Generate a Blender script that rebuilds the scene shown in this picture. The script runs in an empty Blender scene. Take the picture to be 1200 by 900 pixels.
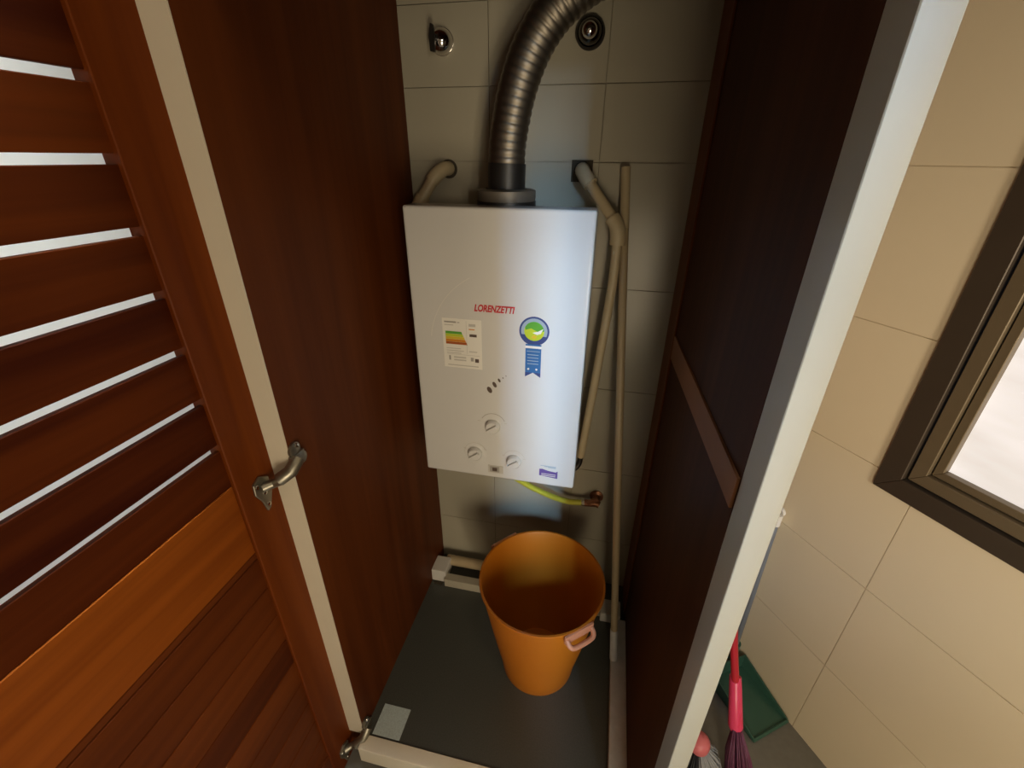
import bpy, bmesh, math, random
from mathutils import Vector, Matrix
random.seed(7)
S = bpy.context.scene
COL = S.collection

# ---------------------------------------------------------------- camera
CAM_LOC = Vector((.0824, -1.0023, 1.1828))
PITCH, YAW, ROLL, FPX = math.radians(26.914), math.radians(12.082), math.radians(.417), 521.79
cd = bpy.data.cameras.new('camera'); cam = bpy.data.objects.new('camera', cd); COL.objects.link(cam)
F0 = Vector((-math.sin(YAW), math.cos(YAW), 0)); R0 = Vector((math.cos(YAW), math.sin(YAW), 0))
FW = F0 * math.cos(PITCH) - Vector((0, 0, 1)) * math.sin(PITCH); UP = R0.cross(FW)
RT = R0 * math.cos(ROLL) + UP * math.sin(ROLL); UP = -R0 * math.sin(ROLL) + UP * math.cos(ROLL)
m = Matrix((RT, UP, -FW)).transposed().to_4x4(); m.translation = CAM_LOC
cam.matrix_world = m
cd.sensor_fit = 'HORIZONTAL'; cd.sensor_width = 36; cd.lens = 36 * FPX / 1200
cd.clip_start = .02
S.camera = cam

# ---------------------------------------------------------------- world, exposure
w = bpy.data.worlds.new('world'); S.world = w; w.use_nodes = True
w.node_tree.nodes['Background'].inputs[0].default_value = (.55, .7, 1, 1)
w.node_tree.nodes['Background'].inputs[1].default_value = .15
S.view_settings.view_transform = 'Standard'; S.view_settings.look = 'None'
S.view_settings.exposure = 0; S.view_settings.gamma = 1

def area(name, loc, target, sx, sy, watts, color, spread=180):
    l = bpy.data.lights.new(name, 'AREA'); l.shape = 'RECTANGLE'; l.size = sx; l.size_y = sy
    l.energy = watts; l.color = color; l.spread = math.radians(spread)
    o = bpy.data.objects.new(name, l); COL.objects.link(o); o.location = loc
    o.rotation_euler = (Vector(target) - Vector(loc)).to_track_quat('-Z', 'Y').to_euler()
    return o
# warm ceiling lamp and cool daylight from behind; the other three are added fills
area('ceiling_lamp_light', (.42, -1.30, 2.36), (.42, -1.2, 0), .3, .3, 3.0, (1, .80, .54))
area('warm_front_fill', (.42, -1.56, .56), (.42, -.3, .62), .34, .62, 7.6, (1, .82, .56))  # added low warm fill for the closet front, no fixture behind it
area('balcony_daylight', (1.02, -3.0, 2.0), (.0, -.3, .84), .12, .4, 3.9, (.42, .68, 1), 34)
area('right_wall_fill', (1.35, -3.2, 1.25), (.6, -.3, .85), .5, .6, 58, (1, .85, .63))  # added warm fill that brightens the right wall
area('slat_gap_fill', (-.69, -.60, 2.3), (-.78, -.6, 0), .08, 1.0, 17, (.95, 1, .98), 56)  # added fill that brightens the wall seen between the door slats

# ---------------------------------------------------------------- materials
def nodes(name):
    mt = bpy.data.materials.new(name); mt.use_nodes = True
    nt = mt.node_tree; return mt, nt, nt.nodes['Principled BSDF']
def plain(name, col, rough=.5, metal=0, var=.06, scale=30, bump=0, coat=0, emit=None, spec=.5):
    mt, nt, p = nodes(name)
    tc = nt.nodes.new('ShaderNodeTexCoord'); nz = nt.nodes.new('ShaderNodeTexNoise')
    nz.inputs['Scale'].default_value = scale; nz.inputs['Detail'].default_value = 4
    nt.links.new(tc.outputs['Object'], nz.inputs['Vector'])
    mx = nt.nodes.new('ShaderNodeMix'); mx.data_type = 'RGBA'
    mx.inputs[6].default_value = (*[c * (1 - var) for c in col], 1)
    mx.inputs[7].default_value = (*[min(1, c * (1 + var)) for c in col], 1)
    nt.links.new(nz.outputs['Fac'], mx.inputs[0]); nt.links.new(mx.outputs[2], p.inputs['Base Color'])
    p.inputs['Roughness'].default_value = rough; p.inputs['Metallic'].default_value = metal
    p.inputs['Coat Weight'].default_value = coat; p.inputs['Specular IOR Level'].default_value = spec
    if bump:
        b = nt.nodes.new('ShaderNodeBump'); b.inputs['Strength'].default_value = bump; b.inputs['Distance'].default_value = .002
        nt.links.new(nz.outputs['Fac'], b.inputs['Height']); nt.links.new(b.outputs['Normal'], p.inputs['Normal'])
    if emit:
        p.inputs['Emission Color'].default_value = (*emit[0], 1); p.inputs['Emission Strength'].default_value = emit[1]
    return mt
def wood(name, dark, light, axis, rough=.5, rnd=.5, spec=.12):
    mt, nt, p = nodes(name); N = nt.nodes.new; L = nt.links.new
    tc = N('ShaderNodeTexCoord'); mp = N('ShaderNodeMapping'); oi = N('ShaderNodeObjectInfo')
    sc = [38, 38, 38]; sc[axis] = 1.6
    mp.inputs['Scale'].default_value = sc
    off = N('ShaderNodeVectorMath'); off.operation = 'MULTIPLY_ADD'
    L(oi.outputs['Random'], off.inputs[0]); off.inputs[1].default_value = (7, 3, 5); L(tc.outputs['Object'], off.inputs[2])
    L(off.outputs[0], mp.inputs['Vector'])
    a = N('ShaderNodeTexNoise'); a.inputs['Scale'].default_value = 1; a.inputs['Detail'].default_value = 5; a.inputs['Distortion'].default_value = .6
    L(mp.outputs[0], a.inputs['Vector'])
    mp2 = N('ShaderNodeMapping'); s2 = [9, 9, 9]; s2[axis] = .7; mp2.inputs['Scale'].default_value = s2
    L(off.outputs[0], mp2.inputs['Vector'])
    b = N('ShaderNodeTexNoise'); b.inputs['Scale'].default_value = 1; b.inputs['Detail'].default_value = 2
    L(mp2.outputs[0], b.inputs['Vector'])
    ad = N('ShaderNodeMath'); ad.operation = 'MULTIPLY_ADD'; ad.inputs[1].default_value = .45; L(a.outputs['Fac'], ad.inputs[0])
    ad2 = N('ShaderNodeMath'); ad2.operation = 'MULTIPLY_ADD'; ad2.inputs[1].default_value = .55
    L(b.outputs['Fac'], ad2.inputs[0]); L(ad2.outputs[0], ad.inputs[2])
    r = N('ShaderNodeMath'); r.operation = 'MULTIPLY_ADD'; r.inputs[1].default_value = .3 * rnd; r.inputs[2].default_value = -.15 * rnd
    L(oi.outputs['Random'], r.inputs[0]); L(r.outputs[0], ad2.inputs[2])
    cr = N('ShaderNodeValToRGB'); L(ad.outputs[0], cr.inputs[0])
    cr.color_ramp.elements[0].position = .33; cr.color_ramp.elements[0].color = (*dark, 1)
    cr.color_ramp.elements[1].position = .68; cr.color_ramp.elements[1].color = (*light, 1)
    L(cr.outputs[0], p.inputs['Base Color']); p.inputs['Roughness'].default_value = rough
    p.inputs['Specular IOR Level'].default_value = spec
    bp = N('ShaderNodeBump'); bp.inputs['Strength'].default_value = .06; bp.inputs['Distance'].default_value = .001
    L(a.outputs['Fac'], bp.inputs['Height']); L(bp.outputs[0], p.inputs['Normal'])
    return mt
M = {}
WD, WL = (.062, .011, .0016), (.155, .036, .005)
M['wood_y'] = wood('reddish_wood_horizontal', WD, WL, 1, rnd=.25)
M['rail_wood'] = wood('orange_brown_rail_wood', (.17, .036, .004), (.36, .095, .010), 1, .4, .3)
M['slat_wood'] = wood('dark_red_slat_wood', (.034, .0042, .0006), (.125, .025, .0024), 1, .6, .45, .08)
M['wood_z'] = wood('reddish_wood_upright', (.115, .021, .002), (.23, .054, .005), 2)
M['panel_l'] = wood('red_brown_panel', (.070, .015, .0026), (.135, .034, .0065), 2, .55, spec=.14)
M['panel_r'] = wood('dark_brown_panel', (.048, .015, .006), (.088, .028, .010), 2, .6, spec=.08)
M['frame_r'] = wood('brown_frame_wood', (.15, .045, .012), (.22, .07, .02), 2, .5)
M['rail_r'] = wood('pale_brown_rail_wood', (.22, .095, .04), (.30, .13, .055), 1, .5)
M['cream'] = plain('cream_laminate', (.80, .74, .61), .45, var=.03)
M['white_l'] = plain('off_white_laminate', (.395, .39, .34), .4, var=.03)
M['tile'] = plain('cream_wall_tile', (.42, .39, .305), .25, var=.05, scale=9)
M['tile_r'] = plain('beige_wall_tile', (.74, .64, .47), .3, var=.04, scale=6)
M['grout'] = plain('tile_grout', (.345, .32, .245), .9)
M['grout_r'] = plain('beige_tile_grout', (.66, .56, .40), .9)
M['paint'] = plain('white_wall_paint', (.82, .83, .79), .8)
M['floor'] = plain('grey_floor_tile', (.19, .185, .17), .45, var=.15, scale=60)
M['granite'] = plain('dark_grey_granite', (.074, .078, .070), .38, var=.45, scale=350)
M['pale_speckle'] = plain('pale_grey_speckled', (.52, .62, .64), .45, var=.3, scale=350)  # paler bluish speckle for the square on the closet floor
M['enamel'] = plain('white_enamel', (.69, .685, .67), .22, var=.01, coat=.3)
M['white_plastic'] = plain('white_plastic', (.74, .72, .68), .4, var=.02)
M['sticker'] = plain('sticker_paper', (.84, .82, .76), .45, var=.01)
M['print_grey'] = plain('grey_print', (.36, .34, .31), .5)  # mid-grey ink for label marks, dial arcs and the display screen
M['pale_grey'] = plain('pale_grey_print', (.55, .53, .49), .5)
M['dark_print'] = plain('dark_brown_print', (.10, .07, .055), .5)
M['red'] = plain('red_print', (.55, .02, .03), .5)
M['purple'] = plain('purple_print', (.13, .08, .30), .5)
M['navy'] = plain('navy_print', (.035, .06, .20), .4)
M['blue'] = plain('blue_print', (.03, .14, .36), .4)
M['greyblue'] = plain('grey_blue_print', (.34, .42, .50), .4)
M['green'] = plain('green_print', (.10, .38, .04), .4)
M['lime'] = plain('lime_print', (.52, .62, .03), .4)
M['yellow'] = plain('yellow_print', (.72, .52, .04), .4)
M['orange'] = plain('orange_print', (.65, .25, .02), .4)
M['brick'] = plain('red_brown_print', (.40, .10, .02), .4)
M['foil'] = plain('grey_aluminium_foil', (.22, .195, .16), .46, 1, .12, 40, .15)
M['black_tape'] = plain('black_tape', (.012, .011, .010), .45)
M['collar'] = plain('dull_grey_metal', (.17, .15, .12), .5, .4)
M['chrome'] = plain('chrome', (.72, .70, .68), .12, 1, .03)
M['dark_chrome'] = plain('dark_chrome', (.16, .15, .14), .15, 1, .03)
M['dark_metal'] = plain('dark_tarnished_metal', (.06, .055, .05), .4, .8)
M['steel'] = plain('dull_steel', (.32, .30, .25), .38, .9, .2, 120)
M['pvc'] = plain('beige_pvc', (.56, .46, .29), .42, var=.1, scale=25)
M['pole'] = plain('pale_brown_plastic_tube', (.46, .36, .22), .35, var=.15, scale=14)
M['hole_shadow'] = plain('dark_hole_and_shadow', (.05, .04, .025), .9)  # dark pipe holes, and the shadow slab under the corner box
M['yellow_hose'] = plain('yellow_gas_hose', (.52, .50, .05), .45)
M['brass'] = plain('reddish_brass', (.28, .12, .06), .4, .7, .2, 60)
M['bucket'] = plain('orange_plastic', (.50, .155, .008), .42, var=.07, scale=8)
M['bucket_grip'] = plain('pinkish_worn_plastic', (.55, .24, .14), .4)
M['trunk'] = plain('beige_cable_trunking', (.46, .42, .33), .5, var=.15, scale=18)
M['trunk_grey'] = plain('pale_grey_trunking', (.70, .71, .72), .42, var=.2, scale=40)
M['alu'] = plain('bronze_window_metal', (.070, .052, .037), .45, .35, .08)
M['alu2'] = plain('light_bronze_window_metal', (.17, .13, .08), .42, .3, .08)
M['dustpan'] = plain('green_plastic', (.045, .125, .095), .32, var=.1)
M['pole_grey'] = plain('blue_grey_plastic_tube', (.16, .18, .21), .45)
M['red_tube'] = plain('red_plastic_tube', (.48, .018, .03), .35)
M['pink'] = plain('hot_pink_plastic', (.80, .06, .15), .3)
M['salmon'] = plain('salmon_pink_plastic', (.68, .17, .18), .4)
M['purple_bristle'] = plain('purple_bristles', (.16, .045, .10), .5, var=.3, scale=90)
M['grey_bristle'] = plain('pale_grey_bristles', (.42, .44, .47), .5, var=.3, scale=90)
M['dark_bristle'] = plain('black_bristles', (.02, .022, .028), .6)
def glass_pane():
    mt, nt, p = nodes('frosted_backlit_glass'); N = nt.nodes.new; L = nt.links.new
    tc = N('ShaderNodeTexCoord'); mp = N('ShaderNodeMapping'); mp.inputs['Scale'].default_value = (3, 3, 11)
    L(tc.outputs['Object'], mp.inputs['Vector'])
    a = N('ShaderNodeTexNoise'); a.inputs['Scale'].default_value = 1.2; a.inputs['Detail'].default_value = 6; L(mp.outputs[0], a.inputs['Vector'])
    cr = N('ShaderNodeValToRGB'); L(a.outputs['Fac'], cr.inputs[0])
    cr.color_ramp.elements[0].position = .35; cr.color_ramp.elements[0].color = (.66, .60, .56, 1)
    cr.color_ramp.elements[1].position = .62; cr.color_ramp.elements[1].color = (.84, .77, .74, 1)
    L(cr.outputs[0], p.inputs['Emission Color']); p.inputs['Emission Strength'].default_value = 1.0
    p.inputs['Base Color'].default_value = (.3, .3, .3, 1); p.inputs['Roughness'].default_value = .5
    return mt
M['glass'] = glass_pane()

# ---------------------------------------------------------------- helpers
def V(*a): return Vector(a)
def worg(p):
    v = Vector((0, 0, 0))
    while p: v = v + p.location; p = p.parent
    return v
def obj(name, bm, mat, parent=None, smooth=False, bevel=0, segs=2, label=None):
    """link bm (in world coordinates) as one mesh object under parent"""
    bmesh.ops.recalc_face_normals(bm, faces=bm.faces)
    if bevel: bmesh.ops.bevel(bm, geom=list(bm.edges), offset=bevel, segments=segs, affect='EDGES', profile=.6, clamp_overlap=True)
    o_ = worg(parent)
    for v in bm.verts: v.co -= o_
    me = bpy.data.meshes.new(name); bm.to_mesh(me); bm.free(); me.materials.append(M[mat])
    if smooth:
        for f in me.polygons: f.use_smooth = True
    o = bpy.data.objects.new(name, me); COL.objects.link(o); o.parent = parent
    if smooth == 'auto':
        me.set_sharp_from_angle(angle=math.radians(40))
    if label: o['label'] = label
    return o
def thing(name, label, cat, loc, group=None):
    o = bpy.data.objects.new(name, None); COL.objects.link(o); o.location = loc
    o.empty_display_size = .05
    o['label'] = label; o['category'] = cat
    if group: o['group'] = group
    return o
def tag(o, label, cat, group=None):
    o['label'] = label; o['category'] = cat
    if group: o['group'] = group
    return o
def struct(o): o['kind'] = 'structure'; return o
def box(lo, hi, bm=None, mat=None):
    bm = bm or bmesh.new()
    vs = [bm.verts.new((x, y, z)) for x in (lo[0], hi[0]) for y in (lo[1], hi[1]) for z in (lo[2], hi[2])]
    if mat:
        for v in vs: v.co = mat @ v.co
    for q in ((0, 1, 3, 2), (4, 6, 7, 5), (0, 4, 5, 1), (2, 3, 7, 6), (0, 2, 6, 4), (1, 5, 7, 3)): bm.faces.new([vs[i] for i in q])
    return bm
def obox(c, ax, ay, az, hx, hy, hz, bm=None):
    m_ = Matrix((ax, ay, az)).transposed().to_4x4(); m_.translation = c
    return box((-hx, -hy, -hz), (hx, hy, hz), bm, m_)
def prism(pts, fn, t0, t1, bm=None):
    """2-D outline extruded between t0 and t1; fn(a, b, t) gives the point"""
    bm = bm or bmesh.new()
    a = [bm.verts.new(fn(x, y, t0)) for x, y in pts]; b = [bm.verts.new(fn(x, y, t1)) for x, y in pts]
    bm.faces.new(a); bm.faces.new(b[::-1])
    for i in range(len(pts)): bm.faces.new((a[i], a[(i + 1) % len(pts)], b[(i + 1) % len(pts)], b[i]))
    return bm
def smooth_path(pts, n=8):
    P = [Vector(p) for p in pts]; out = []
    for i in range(len(P) - 1):
        p0, p1, p2, p3 = P[max(i - 1, 0)], P[i], P[i + 1], P[min(i + 2, len(P) - 1)]
        for k in range(n):
            t = k / n
            out.append(.5 * (2 * p1 + (p2 - p0) * t + (2 * p0 - 5 * p1 + 4 * p2 - p3) * t * t + (3 * p1 - p0 - 3 * p2 + p3) * t ** 3))
    return out + [P[-1]]
def tube(pts, r, seg=14, bm=None, cap=True):
    bm = bm or bmesh.new(); P = [Vector(p) for p in pts]; n = len(P); rings = []
    rf = r if callable(r) else (lambda i: r)
    T = [(P[min(i + 1, n - 1)] - P[max(i - 1, 0)]).normalized() for i in range(n)]
    u = T[0].cross(V(0, 0, 1) if abs(T[0].z) < .9 else V(1, 0, 0)).normalized()
    for i in range(n):
        u = (u - T[i] * u.dot(T[i])).normalized(); v = T[i].cross(u)
        rings.append([bm.verts.new(P[i] + (u * math.cos(a) + v * math.sin(a)) * rf(i)) for a in [2 * math.pi * k / seg for k in range(seg)]])
    for A, B in zip(rings, rings[1:]):
        for k in range(seg): bm.faces.new((A[k], A[(k + 1) % seg], B[(k + 1) % seg], B[k]))
    if cap: bm.faces.new(rings[0][::-1]); bm.faces.new(rings[-1])
    return bm
def lathe(profile, origin, axis=(0, 0, 1), seg=32, bm=None):
    bm = bm or bmesh.new(); ax = Vector(axis).normalized(); o = Vector(origin)
    u = ax.cross(V(0, 0, 1) if abs(ax.z) < .9 else V(1, 0, 0)).normalized(); v = ax.cross(u); rings = []
    for r, h in profile:
        if r < 1e-6: rings.append([bm.verts.new(o + ax * h)])
        else: rings.append([bm.verts.new(o + ax * h + (u * math.cos(a) + v * math.sin(a)) * r) for a in [2 * math.pi * k / seg for k in range(seg)]])
    for A, B in zip(rings, rings[1:]):
        for k in range(seg):
            k2 = (k + 1) % seg
            q = [A[k % len(A)], A[k2 % len(A)], B[k2 % len(B)], B[k % len(B)]]
            q = list(dict.fromkeys(q))
            if len(q) > 2: bm.faces.new(q)
    return bm

# ---------------------------------------------------------------- the room
ZF = -.08                       # room floor
ZC = 2.40
WA = V(.642, -.253, 0); WU = V(.545, -.838, 0).normalized(); WN = V(-.838, -.545, 0).normalized()   # wall_right: origin, along, into the room
def W(u, d, z): return WA + WU * u + WN * d + V(0, 0, z)
XWL, YR = -.80, -1.62
struct(obj('floor', box((XWL - .1, -3.6, ZF - .05), (2.6, .14, ZF)), 'floor'))
struct(obj('ceiling', box((XWL - .1, YR - .1, ZC), (1.9, .14, ZC + .05)), 'paint'))
struct(obj('wall_left', box((XWL - .1, YR - .1, ZF), (XWL, .14, ZC)), 'paint'))
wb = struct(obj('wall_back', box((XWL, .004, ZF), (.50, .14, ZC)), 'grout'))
# unseen rear wall added to mask the lamps: shadow pier, light slot, second cut-out
OX0, OX1, OZ = .49, .585, 1.66
QX0, QX1, QZ0, QZ1 = .67, 1.46, .84, 1.30
bm = box((XWL, YR - .1, ZF), (OX0, YR, ZC)); box((OX1, YR - .1, ZF), (QX0, YR, ZC), bm); box((QX1, YR - .1, ZF), (1.62, YR, ZC), bm)
box((OX0, YR - .1, OZ), (OX1, YR, ZC), bm); box((QX0, YR - .1, ZF), (QX1, YR, QZ0), bm); box((QX0, YR - .1, QZ1), (QX1, YR, ZC), bm)
struct(obj('wall_rear_light_mask', bm, 'tile'))
# right wall with a hole for the window
HU, HZ, HU1, HZ1 = -.045, .65, .79, 1.59
bm = bmesh.new()
for (u0, u1, z0, z1) in ((-.32, HU, ZF, ZC), (HU1, 1.75, ZF, ZC), (HU, HU1, ZF, HZ), (HU, HU1, HZ1, ZC)):
    prism([(u0, z0), (u1, z0), (u1, z1), (u0, z1)], lambda a, b, t: W(a, t, b), -.0018, -.12, bm)
wr = struct(obj('wall_right', bm, 'grout_r'))
G = .0008
def tile_prism(poly): return [(a, b) for a, b in poly]
zr = [ZF, .172, .423, .674, .925, 1.176, 1.427, 1.678]; ur = [-.30, .008, .398, .788, 1.178]
for j in range(len(zr) - 1):
    for i in range(len(ur) - 1):
        u0, u1, z0, z1 = ur[i] + G, ur[i + 1] - G, zr[j] + G, zr[j + 1] - G
        if u0 >= HU and z0 >= HZ: continue
        if u0 >= HU and z1 > HZ: z1 = HZ
        if u1 > HU and z0 >= HZ: u1 = HU
        if u1 <= HU or z1 <= HZ: poly = [(u0, z0), (u1, z0), (u1, z1), (u0, z1)]
        else: poly = [(u0, z0), (u1, z0), (u1, HZ), (HU, HZ), (HU, z1), (u0, z1)]
        obj('tile', prism(poly, lambda a, b, t: W(a, t, b), -.0025, 0), 'tile_r', wr)
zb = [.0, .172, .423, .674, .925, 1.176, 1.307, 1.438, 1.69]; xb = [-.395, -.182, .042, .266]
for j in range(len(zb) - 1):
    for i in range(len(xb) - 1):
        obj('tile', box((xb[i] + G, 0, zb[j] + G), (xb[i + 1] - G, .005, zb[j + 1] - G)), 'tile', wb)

# window_1: frame, sash and frosted pane set in the right wall
def ring(u0, z0, u1, z1, t, d0, d1):
    bm = bmesh.new(); f = lambda a, b, t_: W(a, t_, b)
    o = [(u0, z0), (u1, z0), (u1, z1), (u0, z1)]; i = [(u0 + t, z0 + t), (u1 - t, z0 + t), (u1 - t, z1 - t), (u0 + t, z1 - t)]
    for k in range(4): prism([o[k], o[(k + 1) % 4], i[(k + 1) % 4], i[k]], f, d0, d1, bm)
    return bm
wn = struct(obj('window_1', ring(-.055, .64, .80, 1.60, .037, -.03, .005), 'alu', bevel=.0012, segs=1))
obj('sash', ring(-.014, .681, .759, 1.559, .022, -.035, -.002), 'alu2', wn, bevel=.001, segs=1, label='lighter bronze inner sash')
obj('glazing_bead', ring(.010, .705, .735, 1.535, .013, -.04, -.010), 'alu2', wn, bevel=.001, segs=1)
obj('pane', prism([(.018, .713), (.727, .713), (.727, 1.527), (.018, 1.527)], lambda a, b, t: W(a, t, b), -.030, -.024), 'glass', wn, label='frosted bright glass pane')

# ---------------------------------------------------------------- cabinet
XL, XR, YL = -.36, .229, -.537
YG, YP = -.618, -.662
ZT = 1.75
cab = thing('cabinet', 'tall built-in wooden closet around the water heater with one slatted door open', 'cabinet', (-.066, -.27, ZF))
obj('side_panel', box((XL - .036, YL + .002, ZF), (XL, -.001, ZT)), 'panel_l', cab, label='plain red-brown left side panel')
obj('edge_band', box((XL - .036, YL, .0), (XL, YL + .0018, ZT)), 'cream', cab, label='cream front edge of the left side panel')
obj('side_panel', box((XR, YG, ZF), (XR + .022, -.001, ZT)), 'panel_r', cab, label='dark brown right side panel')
obj('front_post', box((XR, YP, ZF), (XR + .0225, YG - .0005, ZT)), 'white_l', cab, bevel=.0008, segs=1, label='off-white front post at the right')
obj('frame_stile', box((XR - .0045, -.105, 0), (XR - .0003, -.002, ZT - .02)), 'frame_r', cab, bevel=.001, segs=1, label='lighter brown stile along the back wall')
f = lambda a, b, t: V(t, a, b)
obj('frame_rail', prism([(-.106, .815), (YG + .001, .868), (YG + .001, .905), (-.106, .865)], f, XR - .0035, XR - .0003), 'rail_r', cab, label='pale brown rail across the right panel')
obj('top_panel', box((XL - .036, YG, ZT), (XR + .022, -.001, ZT + .02)), 'panel_l', cab)
obj('shade_board', box((XL + .0005, YL - .012, 1.43), (XR - .0005, YL + .006, ZT - .001)), 'panel_l', cab)  # unseen board added to shade the upper closet wall from the ceiling lamp
obj('bottom_slab', box((XL, YL + .001, ZF), (XR, -.001, 0)), 'granite', cab, label='dark grey speckled stone floor of the closet')
obj('floor_patch', box((-.3405, -.5325, -.0005), (-.2745, -.4675, .0012)), 'pale_speckle', cab, label='lighter grey speckled square in the front left floor corner')  # paler speckled square lying on the slab
obj('front_sill', box((XL + .002, YL - .030, ZF + .03), (XR - .001, YL, .003)), 'cream', cab, bevel=.001, segs=1, label='cream sill across the closet front')

# the open slatted door: a part, with slats, boards and rails as its pieces
DX0, DX1 = -.418, -.396
DY0, DY1 = -1.12, -.530
SI = -.606; SO = DY0 + .065
door = obj('door', box((DX0, SI, ZF + .006), (DX1, DY1, ZT - .02)), 'wood_z', cab, bevel=.0012, segs=1, label='open red-brown slatted wooden door')
obj('stile', box((DX0, DY0, ZF + .006), (DX1, SO, ZT - .02)), 'wood_z', door, bevel=.0012, segs=1)
obj('rail', box((DX0, SO, .643), (DX1 - .0048, SI - .0003, .771)), 'rail_wood', door, bevel=.001, segs=1)
obj('rail', box((DX0, SO, ZF + .006), (DX1 - .0006, SI - .0003, .04)), 'wood_y', door, bevel=.001, segs=1)
obj('rail', box((DX0, SO, 1.655), (DX1 - .0006, SI - .0003, ZT - .02)), 'wood_y', door, bevel=.001, segs=1)
gaps = [.8395, .9090, .9775, 1.0455, 1.1125, 1.1795, 1.2465, 1.3135, 1.3805, 1.4475, 1.5145, 1.5815]
gaps = [1.1828 + (g - 1.1828) * 1.0125 for g in gaps]      # seen on the recessed slat faces
edges = [.7715] + [z for g in gaps for z in (g - .0047, g + .0047)] + [1.6545]
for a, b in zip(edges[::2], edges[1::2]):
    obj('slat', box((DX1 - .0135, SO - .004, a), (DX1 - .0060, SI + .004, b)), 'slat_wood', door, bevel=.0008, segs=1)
zb_ = [.0405, .109, .174, .239, .304, .369, .434, .499, .565, .630, .6428]
for a, b in zip(zb_, zb_[1:]):
    obj('board', box((DX1 - .0150, SO - .004, a + .0006), (DX1 - .005, SI + .004, b - .0006)), 'wood_y', door, bevel=.0012, segs=1)

def hinge(z):
    x = DX1
    h = obj('hinge', box((XL - .0002, -.540, z + .014), (XL + .008, -.512, z + .036)), 'steel', cab, bevel=.0015, segs=2, label='dull metal hinge between side panel and door')
    obj('mount_wing', lathe([(0, .0), (.012, 0), (.012, .004), (.008, .006), (0, .006)], (XL, -.526, z + .042), (1, 0, 0), 20), 'steel', h, smooth='auto')
    obj('mount_wing', lathe([(0, .0), (.010, 0), (.010, .004), (.007, .006), (0, .006)], (XL, -.514, z + .020), (1, 0, 0), 20), 'steel', h, smooth='auto')
    obj('arm', tube([(XL + .008, -.528, z + .030), (XL + .004, -.546, z + .016), (XL - .010, -.556, z + .006)], .0105, 14), 'steel', h, smooth='auto')
    obj('arm', tube([(XL - .004, -.556, z + .007), (XL - .02, -.556, z - .002), (x + .004, -.568, z - .004)], .0075, 12), 'steel', h, smooth='auto')
    cup = obj('cup_plate', prism([(-.582, z + .010), (-.568, z + .016), (-.552, z + .006), (-.552, z - .020), (-.562, z - .045), (-.569, z - .048), (-.574, z - .026), (-.583, z - .008)], lambda a, b, t: V(t, a, b), x, x + .004), 'steel', h, bevel=.0008, segs=1)
    for (yy, zz) in ((-.577, z + .004), (-.5665, z - .014), (-.5655, z - .036)):
        obj('screw', lathe([(0, .0066), (.003, .006), (.0042, .0035), (.0042, 0)], (x, yy, zz), (1, 0, 0), 12), 'chrome', h, smooth='auto')
    obj('screw', lathe([(0, .0036), (.003, .003), (.004, 0)], (XL + .0055, -.524, z + .049), (1, 0, 0), 12), 'chrome', h, smooth='auto')
hinge(.743); hinge(-.015)

# ---------------------------------------------------------------- water heater
HX0, HX1, HZ0_, HZ1_, HY = -.2963, .0537, .5157, 1.1058, -.200
he = thing('water_heater', 'white wall-mounted gas water heater with stickers and a grey flue duct', 'water heater', (-.121, 0, HZ0_))
obj('casing', box((HX0, HY, HZ0_), (HX1, HY + .055, HZ1_)), 'enamel', he, smooth='auto', bevel=.006, segs=4, label='white front cover')
obj('rear_body', box((HX0 + .003, HY + .0555, HZ0_ + .004), (HX1 - .003, -.026, HZ1_ - .016)), 'enamel', he, bevel=.003)
obj('mounting_bracket', box((HX0 + .05, -.0262, HZ0_ + .06), (HX1 - .05, -.0005, HZ1_ - .06)), 'collar', he)
YS = HY - .0007
fs = lambda a, b, t: V(a, t, b)
def stick(name, poly, mat, d=.0004, parent=he, label=None):
    return obj(name, prism(poly, fs, HY + .0004, HY - d), mat, parent, label=label)
def rect(x0, z0, x1, z1): return [(x0, z0), (x1, z0), (x1, z1), (x0, z1)]
def disc(cx, cz, r, n=36, a0=0, a1=2 * math.pi):
    return [(cx + r * math.cos(a0 + (a1 - a0) * k / n), cz + r * math.sin(a0 + (a1 - a0) * k / n)) for k in range(n)]
def arc(cx, cz, r, t, a0, a1, n=18):
    o = [(cx + (r + t / 2) * math.cos(math.radians(a0 + (a1 - a0) * k / n)), cz + (r + t / 2) * math.sin(math.radians(a0 + (a1 - a0) * k / n))) for k in range(n + 1)]
    i = [(cx + (r - t / 2) * math.cos(math.radians(a0 + (a1 - a0) * k / n)), cz + (r - t / 2) * math.sin(math.radians(a0 + (a1 - a0) * k / n))) for k in range(n + 1)]
    return o, i
def arc_strip(name, cx, cz, r, t, a0, a1, mat, parent=he):
    o, i = arc(cx, cz, r, t, a0, a1); bm = bmesh.new()
    for k in range(len(o) - 1): prism([o[k], o[k + 1], i[k + 1], i[k]], fs, HY + .0004, HY - .0004, bm)
    bmesh.ops.remove_doubles(bm, verts=bm.verts, dist=1e-6)
    return obj(name, bm, mat, parent)
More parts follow.
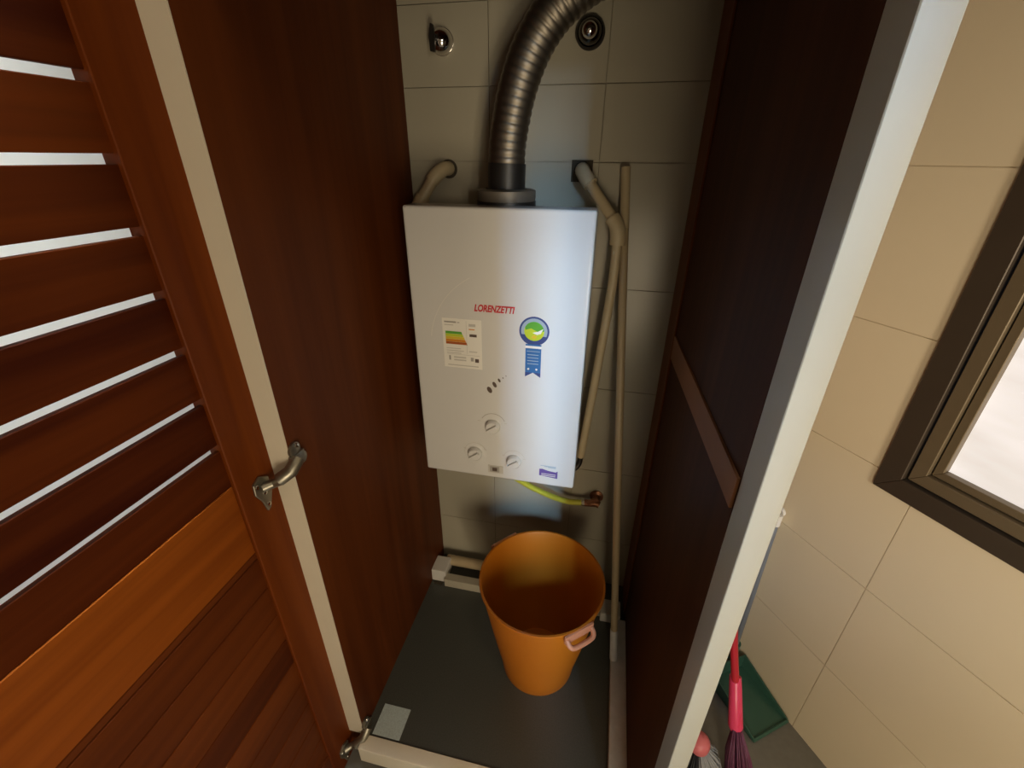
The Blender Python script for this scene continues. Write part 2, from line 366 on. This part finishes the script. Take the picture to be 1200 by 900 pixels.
def text(name, s, x, z, width, height, mat, parent, d=.0007, shear=0, bold=.0):
    cu = bpy.data.curves.new(name, 'FONT'); cu.body = s; cu.size = 1; cu.shear = shear; cu.offset = bold; cu.extrude = .0
    to = bpy.data.objects.new(name, cu); COL.objects.link(to)
    dg = bpy.context.evaluated_depsgraph_get(); me = bpy.data.meshes.new_from_object(to.evaluated_get(dg))
    bpy.data.objects.remove(to); bpy.data.curves.remove(cu)
    xs = [v.co.x for v in me.vertices]; ys = [v.co.y for v in me.vertices]
    sx = width / (max(xs) - min(xs)); sy = height / (max(ys) - min(ys)); o_ = worg(parent)
    for v in me.vertices:
        v.co = V(x + (v.co.x - min(xs)) * sx, HY - d, z + (v.co.y - min(ys)) * sy) - o_
    me.materials.append(M[mat]); o = bpy.data.objects.new(name, me); COL.objects.link(o); o.parent = parent
    return o
text('logo', 'LORENZETTI', -.1655, .9165, .081, .0145, 'red', he, shear=.25, bold=.038)['label'] = 'red lettering on the casing front'
# energy label
el = stick('energy_label', rect(-.2335, .792, -.1520, .8985), 'sticker', .0003, label='pale energy label with coloured bars')
def pr(name, poly, mat, d=.0006, parent=el): return obj(name, prism(poly, fs, HY - .0002, HY - d), mat, parent)
bars = [('green', 0), ('lime', 1), ('yellow', 2), ('orange', 3), ('brick', 4)]
for mname, k in bars:
    z1 = .8715 - k * .0056; e = -.194 + k * .0025
    pr('bar', [(-.2275, z1 - .0052), (e + .002, z1 - .0052), (e, z1), (-.2275, z1)], mname)
for (x0, z0, x1, z1, c) in ((-.229, .8895, -.204, .8925, 'print_grey'), (-.202, .8895, -.197, .892, 'pale_grey'), (-.229, .884, -.210, .8855, 'pale_grey'),
        (-.178, .884, -.164, .8895, 'pale_grey'), (-.178, .877, -.166, .879, 'orange'), (-.177, .8625, -.162, .868, 'dark_print'),
        (-.227, .834, -.196, .8355, 'pale_grey'), (-.227, .829, -.190, .8305, 'pale_grey'), (-.227, .824, -.196, .8255, 'pale_grey'),
        (-.179, .829, -.162, .831, 'pale_grey'), (-.2225, .8085, -.219, .8185, 'print_grey'), (-.212, .814, -.186, .817, 'pale_grey'),
        (-.212, .808, -.186, .811, 'pale_grey'), (-.176, .809, -.170, .817, 'print_grey'), (-.167, .807, -.159, .815, 'dark_print'),
        (-.226, .7965, -.160, .7985, 'pale_grey'), (-.2265, .8215, -.157, .8222, 'pale_grey'), (-.1835, .825, -.1829, .895, 'pale_grey')):
    pr('print_mark', rect(x0, z0, x1, z1), c)
# seal with ribbon
CX, CZ = -.0462, .885
bd = stick('seal_sticker', disc(CX, CZ, .0295), 'navy', .0004, label='round green and blue seal with a ribbon')
def prb(name, poly, mat, d): return obj(name, prism(poly, fs, HY - .0003, HY - d), mat, bd)
prb('seal_ring', disc(CX, CZ, .0258), 'greyblue', .0006)
prb('seal_arc', disc(CX, CZ, .0268, 24, math.radians(195), math.radians(345)), 'navy', .0007)
prb('seal_disc', disc(CX, CZ, .0195), 'lime', .0009)
prb('seal_swirl', disc(CX, CZ, .0195, 20, math.radians(5), math.radians(165)) + [(CX - .0170, CZ + .002), (CX - .006, CZ + .006), (CX + .004, CZ + .001), (CX + .012, CZ - .002)], 'green', .0011)
prb('seal_spark', [(CX - .003, CZ - .003), (CX + .007, CZ + .000), (CX + .018, CZ + .0065), (CX + .013, CZ - .004), (CX + .006, CZ - .0065)], 'sticker', .0013)
prb('seal_flame', [(CX - .006, CZ - .013), (CX - .001, CZ - .007), (CX + .006, CZ - .010), (CX + .002, CZ - .016)], 'yellow', .0013)
prb('ribbon', [(-.0625, .787), (-.0465, .797), (-.0310, .787), (-.0310, .858), (-.0625, .858)], 'blue', .0005)
prb('ribbon_band', rect(-.0625, .8495, -.0310, .8545), 'sticker', .0008)
prb('ribbon_band', rect(-.0600, .8425, -.0335, .8438), 'greyblue', .0008)
for k in range(4): prb('ribbon_line', rect(-.0585, .835 - k * .0065, -.036, .8365 - k * .0065), 'greyblue', .0008)
for sx in (-.056, -.0395): prb('ribbon_star', disc(sx, .8045, .0024, 5), 'sticker', .0008)
prb('ribbon_tip', [(-.0625, .787), (-.0465, .797), (-.0625, .797)], 'navy', .0007)
prb('ribbon_tip', [(-.0310, .787), (-.0465, .797), (-.0310, .797)], 'navy', .0007)
# flame viewing slots
def oval(cx, cz, a, b, tilt, n=20):
    c, s = math.cos(tilt), math.sin(tilt)
    return [(cx + a * math.cos(q) * c - b * math.sin(q) * s, cz + a * math.cos(q) * s + b * math.sin(q) * c) for q in [2 * math.pi * k / n for k in range(n)]]
for (x, z, a, b, t) in ((-.1375, .747, .0048, .0078, .5), (-.1265, .7605, .0037, .0070, .5), (-.1165, .7715, .0024, .0046, .5), (-.1085, .778, .0010, .0018, .3), (-.1020, .783, .0008, .0012, .3)):
    stick('status_mark', oval(x, z, a, b, t), 'dark_print', .0005)
# knobs, their printed arcs and little pictograms
def knob(x, z, r):
    k = obj('knob', lathe([(r, 0), (r, .004), (r * .93, .009), (r * .80, .0115), (0, .012)], (x, HY, z), (0, -1, 0), 32), 'enamel', he, smooth='auto')
    obj('knob_grip', obox(V(x, HY - .0145, z), V(.8, 0, .6), V(0, 1, 0), V(-.6, 0, .8), r * .82, .003, .0032), 'enamel', k, bevel=.0012)
knob(-.131, .658, .0165); knob(-.1735, .580, .0165); knob(-.0835, .572, .0165)
arc_strip('dial_arc', -.131, .661, .0285, .0012, 25, 150, 'print_grey')
arc_strip('dial_arc', -.1735, .582, .0255, .0010, 20, 200, 'pale_grey')
arc_strip('dial_arc', -.0835, .574, .0255, .0010, 20, 165, 'pale_grey')
stick('dial_mark', oval(-.140, .655, .0045, .0016, .8), 'print_grey', .0004)
for x, z in ((-.163, .668), (-.103, .668), (-.198, .590), (-.150, .592), (-.108, .584), (-.060, .580)): stick('dial_mark', rect(x - .003, z - .0008, x + .003, z + .0008), 'pale_grey')
dp = stick('display', rect(-.1440, .5315, -.1085, .5515), 'pale_grey', .0015, label='small grey digital display')
obj('display_screen', prism(rect(-.1395, .5345, -.1175, .5495), fs, HY - .0010, HY - .0022), 'print_grey', dp)
obj('display_digit', prism(rect(-.1335, .5375, -.1225, .5465), fs, HY - .0018, HY - .0026), 'dark_print', dp)
# purple corner print with its wave
pp = stick('corner_label', [(-.025, .5425), (.0165, .5385), (.0165, .5590), (.012, .5555), (-.006, .5575), (-.018, .5610), (-.025, .5600)], 'purple', .0005, label='purple printed mark at the lower right corner')
for k in range(2): obj('label_line', prism(rect(-.020, .5475 - k * .0045, .012, .549 - k * .0045), fs, HY - .0004, HY - .0007), 'sticker', pp)
for k in range(3): obj('label_text', prism(rect(-.023 + k * .009, .5655 + .004 * (2 - k) / 2, .012, .5668 + .004 * (2 - k) / 2), fs, HY + .0003, HY - .0005), 'greyblue', pp)
# faint scuff on the enamel
o, i = arc(-.095, .835, .165, .0012, 118, 172, 18)
bm = bmesh.new()
for k in range(18): prism([o[k], o[k + 1], i[k + 1], i[k]], fs, HY + .0002, HY - .0002, bm)
obj('scuff', bm, 'white_plastic', he)
# flue outlet on top, fittings below
obj('flue_base', lathe([(.0, 0), (.0565, 0), (.0565, .021), (.047, .021), (0, .021)], (-.123, -.105, HZ1_ - .0165), (0, 0, 1), 36), 'black_tape', he, smooth='auto')
obj('flue_collar', lathe([(.045, .0), (.0545, .0), (.0555, .007), (.0555, .018), (.046, .021), (.040, .021)], (-.123, -.105, HZ1_ + .0045), (0, 0, 1), 36), 'collar', he, smooth='auto', label='grey brown flue collar')
obj('inlet_fitting', lathe([(0, -.03), (.012, -.03), (.012, -.012), (.016, -.012), (.016, .002), (0, .002)], (-.205, -.13, HZ0_), (0, 0, 1), 16), 'steel', he, smooth='auto')
obj('outlet_fitting', lathe([(0, -.022), (.011, -.022), (.011, -.010), (.014, -.010), (.014, .002), (0, .002)], (.030, -.08, HZ0_), (0, 0, 1), 16), 'dark_metal', he, smooth='auto')
obj('gas_inlet', lathe([(0, -.02), (.009, -.02), (.009, .002), (0, .002)], (-.118, -.11, HZ0_), (0, 0, 1), 16), 'brass', he, smooth='auto')

# ---------------------------------------------------------------- flexible duct
dpts = smooth_path([(-.123, -.105, 1.145), (-.122, -.105, 1.19), (-.116, -.105, 1.235), (-.103, -.105, 1.29), (-.080, -.105, 1.345), (-.045, -.105, 1.392), (.000, -.105, 1.425), (.060, -.105, 1.448), (.130, -.105, 1.458), (.2275, -.105, 1.460)], 16)
# resample evenly so that the ribs keep one pitch
res, acc = [dpts[0]], 0.
STEP = .00225
for a, b in zip(dpts, dpts[1:]):
    L_ = (b - a).length
    while acc + L_ >= STEP:
        t = (STEP - acc) / L_; a = a + (b - a) * t; res.append(a); L_ = (b - a).length; acc = 0
    acc += L_
dct = thing('flexible_duct', 'ribbed grey aluminium duct curving up from the heater top', 'duct', (-.123, -.105, 1.120))
prof = [0, .0020, .0032, .0036, .0032, .0020]
obj('ribbed_hose', tube(res, lambda i: .0325 + prof[i % 6] * .42, 28), 'foil', dct, smooth=True)
obj('tape_band', tube([(-.123, -.105, 1.120), (-.123, -.105, 1.15), (-.122, -.105, 1.174)], .0352, 32), 'black_tape', dct, smooth='auto', label='black tape around the duct foot')

# ---------------------------------------------------------------- valves on the wall
def valve(x, z, label, lever, r):
    t = thing('wall_valve', label, 'valve', (x, 0, z), None)
    dome = [(0, 0), (r, 0), (r, .005)] + [(r * .98 * math.cos(q), .005 + r * 1.05 * math.sin(q)) for q in [math.pi / 2 * k / 10 for k in range(10)]] + [(0, .005 + r * 1.05)]
    if lever:
        obj('escutcheon', lathe(dome, (x, 0, z), (0, -1, 0), 32), 'chrome', t, smooth='auto')
        obj('stem', tube([(x - .004, -.018, z + .002), (x - .006, -.036, z + .002)], .006, 14), 'dark_metal', t, smooth='auto')
        bm = prism([(x - .012, z - .020), (x - .003, z - .022), (x - .001, z + .000), (x - .004, z + .020), (x - .009, z + .022), (x - .013, z + .004)], lambda a, b, q: V(a, q, b), -.034, -.041)
        obj('lever', bm, 'dark_metal', t, bevel=.001, segs=1)
    else:
        obj('escutcheon', lathe(dome, (x, 0, z), (0, -1, 0), 32), 'dark_chrome', t, smooth='auto')
        obj('rim', lathe([(r, 0), (r * 1.16, .0), (r * 1.16, .007), (r * 1.0, .012)], (x, 0, z), (0, -1, 0), 32), 'dark_metal', t, smooth='auto')
        obj('cap', lathe([(r * .62, .018), (r * .58, .027), (r * .40, .034), (0, .037)], (x, 0, z), (0, -1, 0), 28), 'chrome', t, smooth=True)
valve(-.272, 1.379, 'round chrome wall valve with a dark lever, left of the duct', True, .0225)
valve(.007, 1.383, 'round dark chrome wall valve with a shiny cap, right of the duct', False, .0225)

# ---------------------------------------------------------------- water pipes
def wall_hole(x, z, r, t): obj('wall_sleeve', lathe([(r * .6, 0), (r, 0), (r, .003), (r * .6, .003)], (x, 0, z), (0, -1, 0), 24), 'hole_shadow', t, smooth='auto')
p1 = thing('water_pipe', 'short beige water pipe elbow entering the wall at upper left of the heater', 'pipe', (-.275, 0, 1.158))
wall_hole(-.273, 1.161, .0185, p1)
obj('elbow', tube(smooth_path([(-.2735, -.001, 1.162), (-.2765, -.022, 1.161), (-.286, -.036, 1.152), (-.297, -.043, 1.138)], 6), .0142, 18), 'pvc', p1, smooth='auto')
obj('pipe', tube([(-.294, -.0415, 1.142), (-.3165, -.053, 1.106)], .0120, 16), 'pvc', p1, smooth='auto')
obj('coupling', tube([(-.3145, -.052, 1.110), (-.324, -.057, 1.092), (-.328, -.060, 1.075)], .0150, 18), 'pvc', p1, smooth='auto')
obj('pipe', tube([(-.328, -.060, 1.08), (-.330, -.062, .50)], .0120, 16), 'pvc', p1, smooth='auto')
p2 = thing('water_pipe', 'beige water pipe running from the wall down the right side of the heater', 'pipe', (.011, 0, 1.161))
obj('wall_sleeve', box((-.012, -.003, 1.140), (.030, -.0002, 1.180)), 'hole_shadow', p2)
obj('elbow', tube(smooth_path([(.010, -.001, 1.162), (.012, -.020, 1.160), (.020, -.036, 1.150), (.031, -.044, 1.138)], 6), .0145, 18), 'pvc', p2, smooth='auto')
obj('pipe', tube([(.029, -.043, 1.140), (.083, -.065, 1.075)], .0105, 16), 'pvc', p2, smooth='auto')
obj('coupling', tube(smooth_path([(.078, -.063, 1.081), (.088, -.067, 1.067), (.0925, -.068, 1.051), (.093, -.068, 1.031)], 5), .0152, 18), 'pvc', p2, smooth='auto')
obj('pipe', tube(smooth_path([(.0925, -.068, 1.037), (.092, -.068, .95), (.079, -.067, .75), (.0635, -.064, .55), (.060, -.062, .51)], 5), .0095, 16), 'pvc', p2, smooth='auto')
obj('connector', tube(smooth_path([(.060, -.063, .525), (.058, -.063, .49), (.046, -.070, .474), (.032, -.079, .480), (.030, -.080, .4935)], 5), .0075, 14), 'dark_metal', p2, smooth=True, label='dark flexible connector under the heater')

# gas hose and its valve
gv = thing('gas_valve', 'reddish brass gas valve on the wall below the heater', 'valve', (.108, 0, .334))
obj('flange', lathe([(0, 0), (.019, 0), (.019, .003), (.010, .006), (.010, .02), (0, .02)], (.113, 0, .338), (0, -1, 0), 24), 'brass', gv, smooth='auto')
obj('body', tube([(.122, -.032, .334), (.113, -.030, .337), (.082, -.030, .333)], .0095, 16), 'brass', gv, smooth='auto')
obj('lever', obox(V(.103, -.040, .352), V(.83, 0, .55), V(0, 1, 0), V(-.55, 0, .83), .018, .004, .005), 'brass', gv, bevel=.001)
obj('nut', lathe([(0, 0), (.0085, 0), (.0085, .010), (0, .010)], (.083, -.030, .3335), (-1, 0, -.08), 6), 'chrome', gv, label='shiny hose nut')
ho = obj('gas_hose', tube(smooth_path([(-.118, -.11, .497), (-.117, -.11, .475), (-.108, -.105, .455), (-.085, -.095, .430), (-.045, -.075, .392), (.000, -.055, .358), (.040, -.038, .336), (.0735, -.030, .3325)], 6), .0078, 14), 'yellow_hose', None, smooth=True)
tag(ho, 'yellow gas hose hanging from under the heater to the wall valve', 'hose')

# ---------------------------------------------------------------- standing pole, floor trunking
po = thing('tube_pole', 'thin pale brown tube leaning upright against the wall right of the heater', 'pole', (.196, -.255, .03))
pa, pb = V(.196, -.256, .0305), V(.0945, -.0125, 1.165)
dirp = (pb - pa).normalized()
obj('shaft', tube([pa, pa + dirp * .12, pb - dirp * .07, pb], .0088, 16), 'pole', po, smooth='auto')
obj('end_cap', tube([pb - dirp * .11, pb + dirp * .003], .0094, 16), 'pvc', po, smooth='auto', label='paler worn upper end')
obj('end_cap', tube([pa, pa + dirp * .09], .0098, 16), 'trunk_grey', po, smooth='auto', label='pale grey lower end')

tr = thing('floor_trunking', 'low pale trunking with white corner boxes along the closet floor edge', 'trunking', (-.07, -.1, 0))
obj('back_trunk', box((-.315, -.121, 0), (.158, -.095, .030)), 'trunk', tr, bevel=.002)
obj('back_pipe', tube([(-.33, -.045, .030), (.16, -.045, .030)], .016, 16), 'pole', tr, smooth='auto', label='brown pipe behind the trunking')
obj('corner_box', box((-.3595, -.110, .004), (-.314, -.052, .049)), 'white_plastic', tr, bevel=.003, label='white corner box by the left panel')
obj('box_shadow', box((-.350, -.120, 0), (-.324, -.060, .004)), 'hole_shadow', tr)  # thin dark slab standing in for the shadow under the corner box
obj('corner_box', box((.158, -.135, 0), (.2135, -.085, .034)), 'white_plastic', tr, bevel=.003, label='pale corner box by the right panel')
obj('side_trunk', box((.190, YL + .004, 0), (.2285, -.136, .024)), 'trunk_grey', tr, bevel=.002, label='pale grey trunking along the right panel')

# ---------------------------------------------------------------- bucket
BC = V(.003, -.284, 0); BH = .315
bk = thing('bucket', 'orange plastic bucket standing open on the dark closet floor', 'bucket', BC)
Rb, Rt = .087, .1425
pro = [(0, .004), (Rb - .004, .004), (Rb, .0), (Rb + .004, .006)]
for k in range(1, 9): pro.append((Rb + (Rt - Rb) * (k / 8) ** .9, .006 + (BH - .012) * k / 8))
pro += [(Rt + .0035, BH - .004), (Rt + .003, BH), (Rt - .0015, BH), (Rt - .004, BH - .006)]
for k in range(7, -1, -1): pro.append((Rb - .004 + (Rt - Rb) * (k / 8) ** .9, .010 + (BH - .012) * k / 8))
pro.append((0, .010))
obj('shell', lathe(pro, BC, (0, 0, 1), 56), 'bucket', bk, smooth='auto')
def ear(ang, label=None):
    d = V(math.cos(ang), math.sin(ang), 0); s = V(-math.sin(ang), math.cos(ang), 0); c = BC + d * (Rt + .002) + V(0, 0, BH - .012)
    bm = obox(c + d * .0015, d, s, V(0, 0, 1), .003, .036, .011)
    obj('lug', bm, 'bucket_grip', bk, bevel=.0015)
    path = smooth_path([c + s * .031 + d * .002, c + s * .030 + d * .012 - V(0, 0, .008), c + s * .019 + d * .017 - V(0, 0, .013), c - s * .019 + d * .017 - V(0, 0, .013), c - s * .030 + d * .012 - V(0, 0, .008), c - s * .031 + d * .002], 6)
    obj('grip', tube(path, .0055, 12), 'bucket_grip', bk, smooth=True, label='worn pinkish grip')
ear(math.radians(-49)); ear(math.radians(139))

# ---------------------------------------------------------------- cleaning things right of the closet
dpn = thing('dustpan', 'green plastic dustpan with a long grey handle lying at the foot of the wall', 'dustpan', (.535, -.22, ZF))
A, B, C_, D = V(.556, -.128, ZF + .002), V(.636, -.252, ZF + .002), V(.540, -.318, ZF + .002), V(.455, -.188, ZF + .002)
cen = (A + B + C_ + D) / 4
bm = bmesh.new()
def quadprism(p, q, h, t, bm):       # upright plate from p to q
    n = (q - p).cross(V(0, 0, 1)).normalized() * t
    vs = [p, q, q + n, p + n]
    lo = [bm.verts.new(v) for v in vs]; hi = [bm.verts.new(v + V(0, 0, hh)) for v, hh in zip(vs, (h[0], h[1], h[1], h[0]))]
    bm.faces.new(lo); bm.faces.new(hi)
    for k in range(4): bm.faces.new((lo[k], lo[(k + 1) % 4], hi[(k + 1) % 4], hi[k]))
lo = [bm.verts.new(v) for v in (A, B, C_, D)]; hi = [bm.verts.new(v + V(0, 0, .004)) for v in (A, B, C_, D)]
bm.faces.new(lo); bm.faces.new(hi)
for k in range(4): bm.faces.new((lo[k], lo[(k + 1) % 4], hi[(k + 1) % 4], hi[k]))
quadprism(A, B, (.050, .010), .003, bm); quadprism(C_, D, (.010, .050), .003, bm); quadprism(D, A, (.050, .050), .003, bm)
obj('pan', bm, 'dustpan', dpn)
obj('pan_lip', tube([B + V(0, 0, .004), C_ + V(0, 0, .004)], .0045, 8), 'dustpan', dpn)
hb = V(.528, -.118, ZF + .03)
obj('socket', tube([hb - V(0, 0, .01), hb + V(0, .0, .05)], .013, 16), 'dustpan', dpn, smooth='auto')
obj('handle', tube([hb + V(0, 0, .03), V(.5245, -.105, .425)], .0075, 16), 'pole_grey', dpn, smooth='auto', label='blue grey tube handle')
cap = obj('handle_cap', tube([V(.5245, -.105, .42), V(.5245, -.105, .447), V(.5255, -.105, .452)], .0098, 16), 'white_plastic', dpn, smooth='auto', label='white hanging cap')
obj('cap_loop', lathe([(.006, -.004), (.011, -.004), (.011, .004), (.006, .004), (.006, -.004)], (.5255, -.105, .459), WN, 16), 'white_plastic', cap, smooth='auto')

br = thing('broom', 'hot pink broom with purple bristles leaning behind the white post', 'broom', (.485, -.400, ZF))
b0, b1, b2 = V(.4635, -.372, .045), V(.4585, -.318, .118), V(.430, -.272, .30)
ax = (b2 - b0).normalized()
obj('socket', tube([b0, b0 + (b1 - b0) * .12, b1, b1 + (b1 - b0) * .25], lambda i: (.0105, .0155, .0135, .0125)[i], 18), 'pink', br, smooth='auto')
obj('handle', tube([b1, V(.440, -.284, .22), V(.395, -.215, .50), V(.312, -.095, 1.0)], .0085, 16), 'red_tube', br, smooth='auto', label='red tube handle')
random.seed(3); bm = bmesh.new()
for k in range(90):
    a = random.uniform(0, 2 * math.pi); r = math.sqrt(random.random())
    p = b0 + V(math.cos(a) * r * .010, math.sin(a) * r * .010, .012)
    q = V(.489 + math.cos(a) * r * .034, -.413 + math.sin(a) * r * .030, ZF + .002 + .004 * random.random())
    tube([p, (p + q) / 2 + V(math.cos(a), math.sin(a), 0) * r * .006, q], .0016, 4, bm)
o = obj('bristles', bm, 'purple_bristle', br, smooth=True); o['kind'] = 'stuff'

bh = thing('hand_brush', 'salmon pink capped brush with grey and black bristles beside the white post', 'brush', (.40, -.40, ZF))
c0 = V(.3885, -.396, .012)
obj('head', lathe([(.021, -.012), (.024, 0), (.023, .010), (.016, .018), (.007, .022), (0, .023)], c0, (-.15, .1, 1), 24), 'salmon', bh, smooth='auto')
obj('handle', tube([c0 + V(-.006, .002, .012), c0 + V(-.085, .02, .10), c0 + V(-.105, .05, .50)], .0085, 14), 'salmon', bh, smooth='auto')
for nm, mat_, a0, a1, n in (('pale_bristles', 'grey_bristle', -2.0, 1.9, 80), ('dark_bristles', 'dark_bristle', 1.2, 4.9, 90)):
    bm = bmesh.new()
    for k in range(n):
        a = random.uniform(a0, a1); r = math.sqrt(random.uniform(.15, 1))
        p = c0 + V(math.cos(a) * r * .018, math.sin(a) * r * .018, -.008)
        q = V(c0.x + .012 + math.cos(a) * r * .062, c0.y - .012 + math.sin(a) * r * .050, ZF + .002 + .006 * random.random())
        tube([p, p.lerp(q, .5) + V(math.cos(a), math.sin(a), .6) * r * .012, q], .0015, 4, bm)
    o = obj(nm, bm, mat_, bh, smooth=True); o['kind'] = 'stuff'
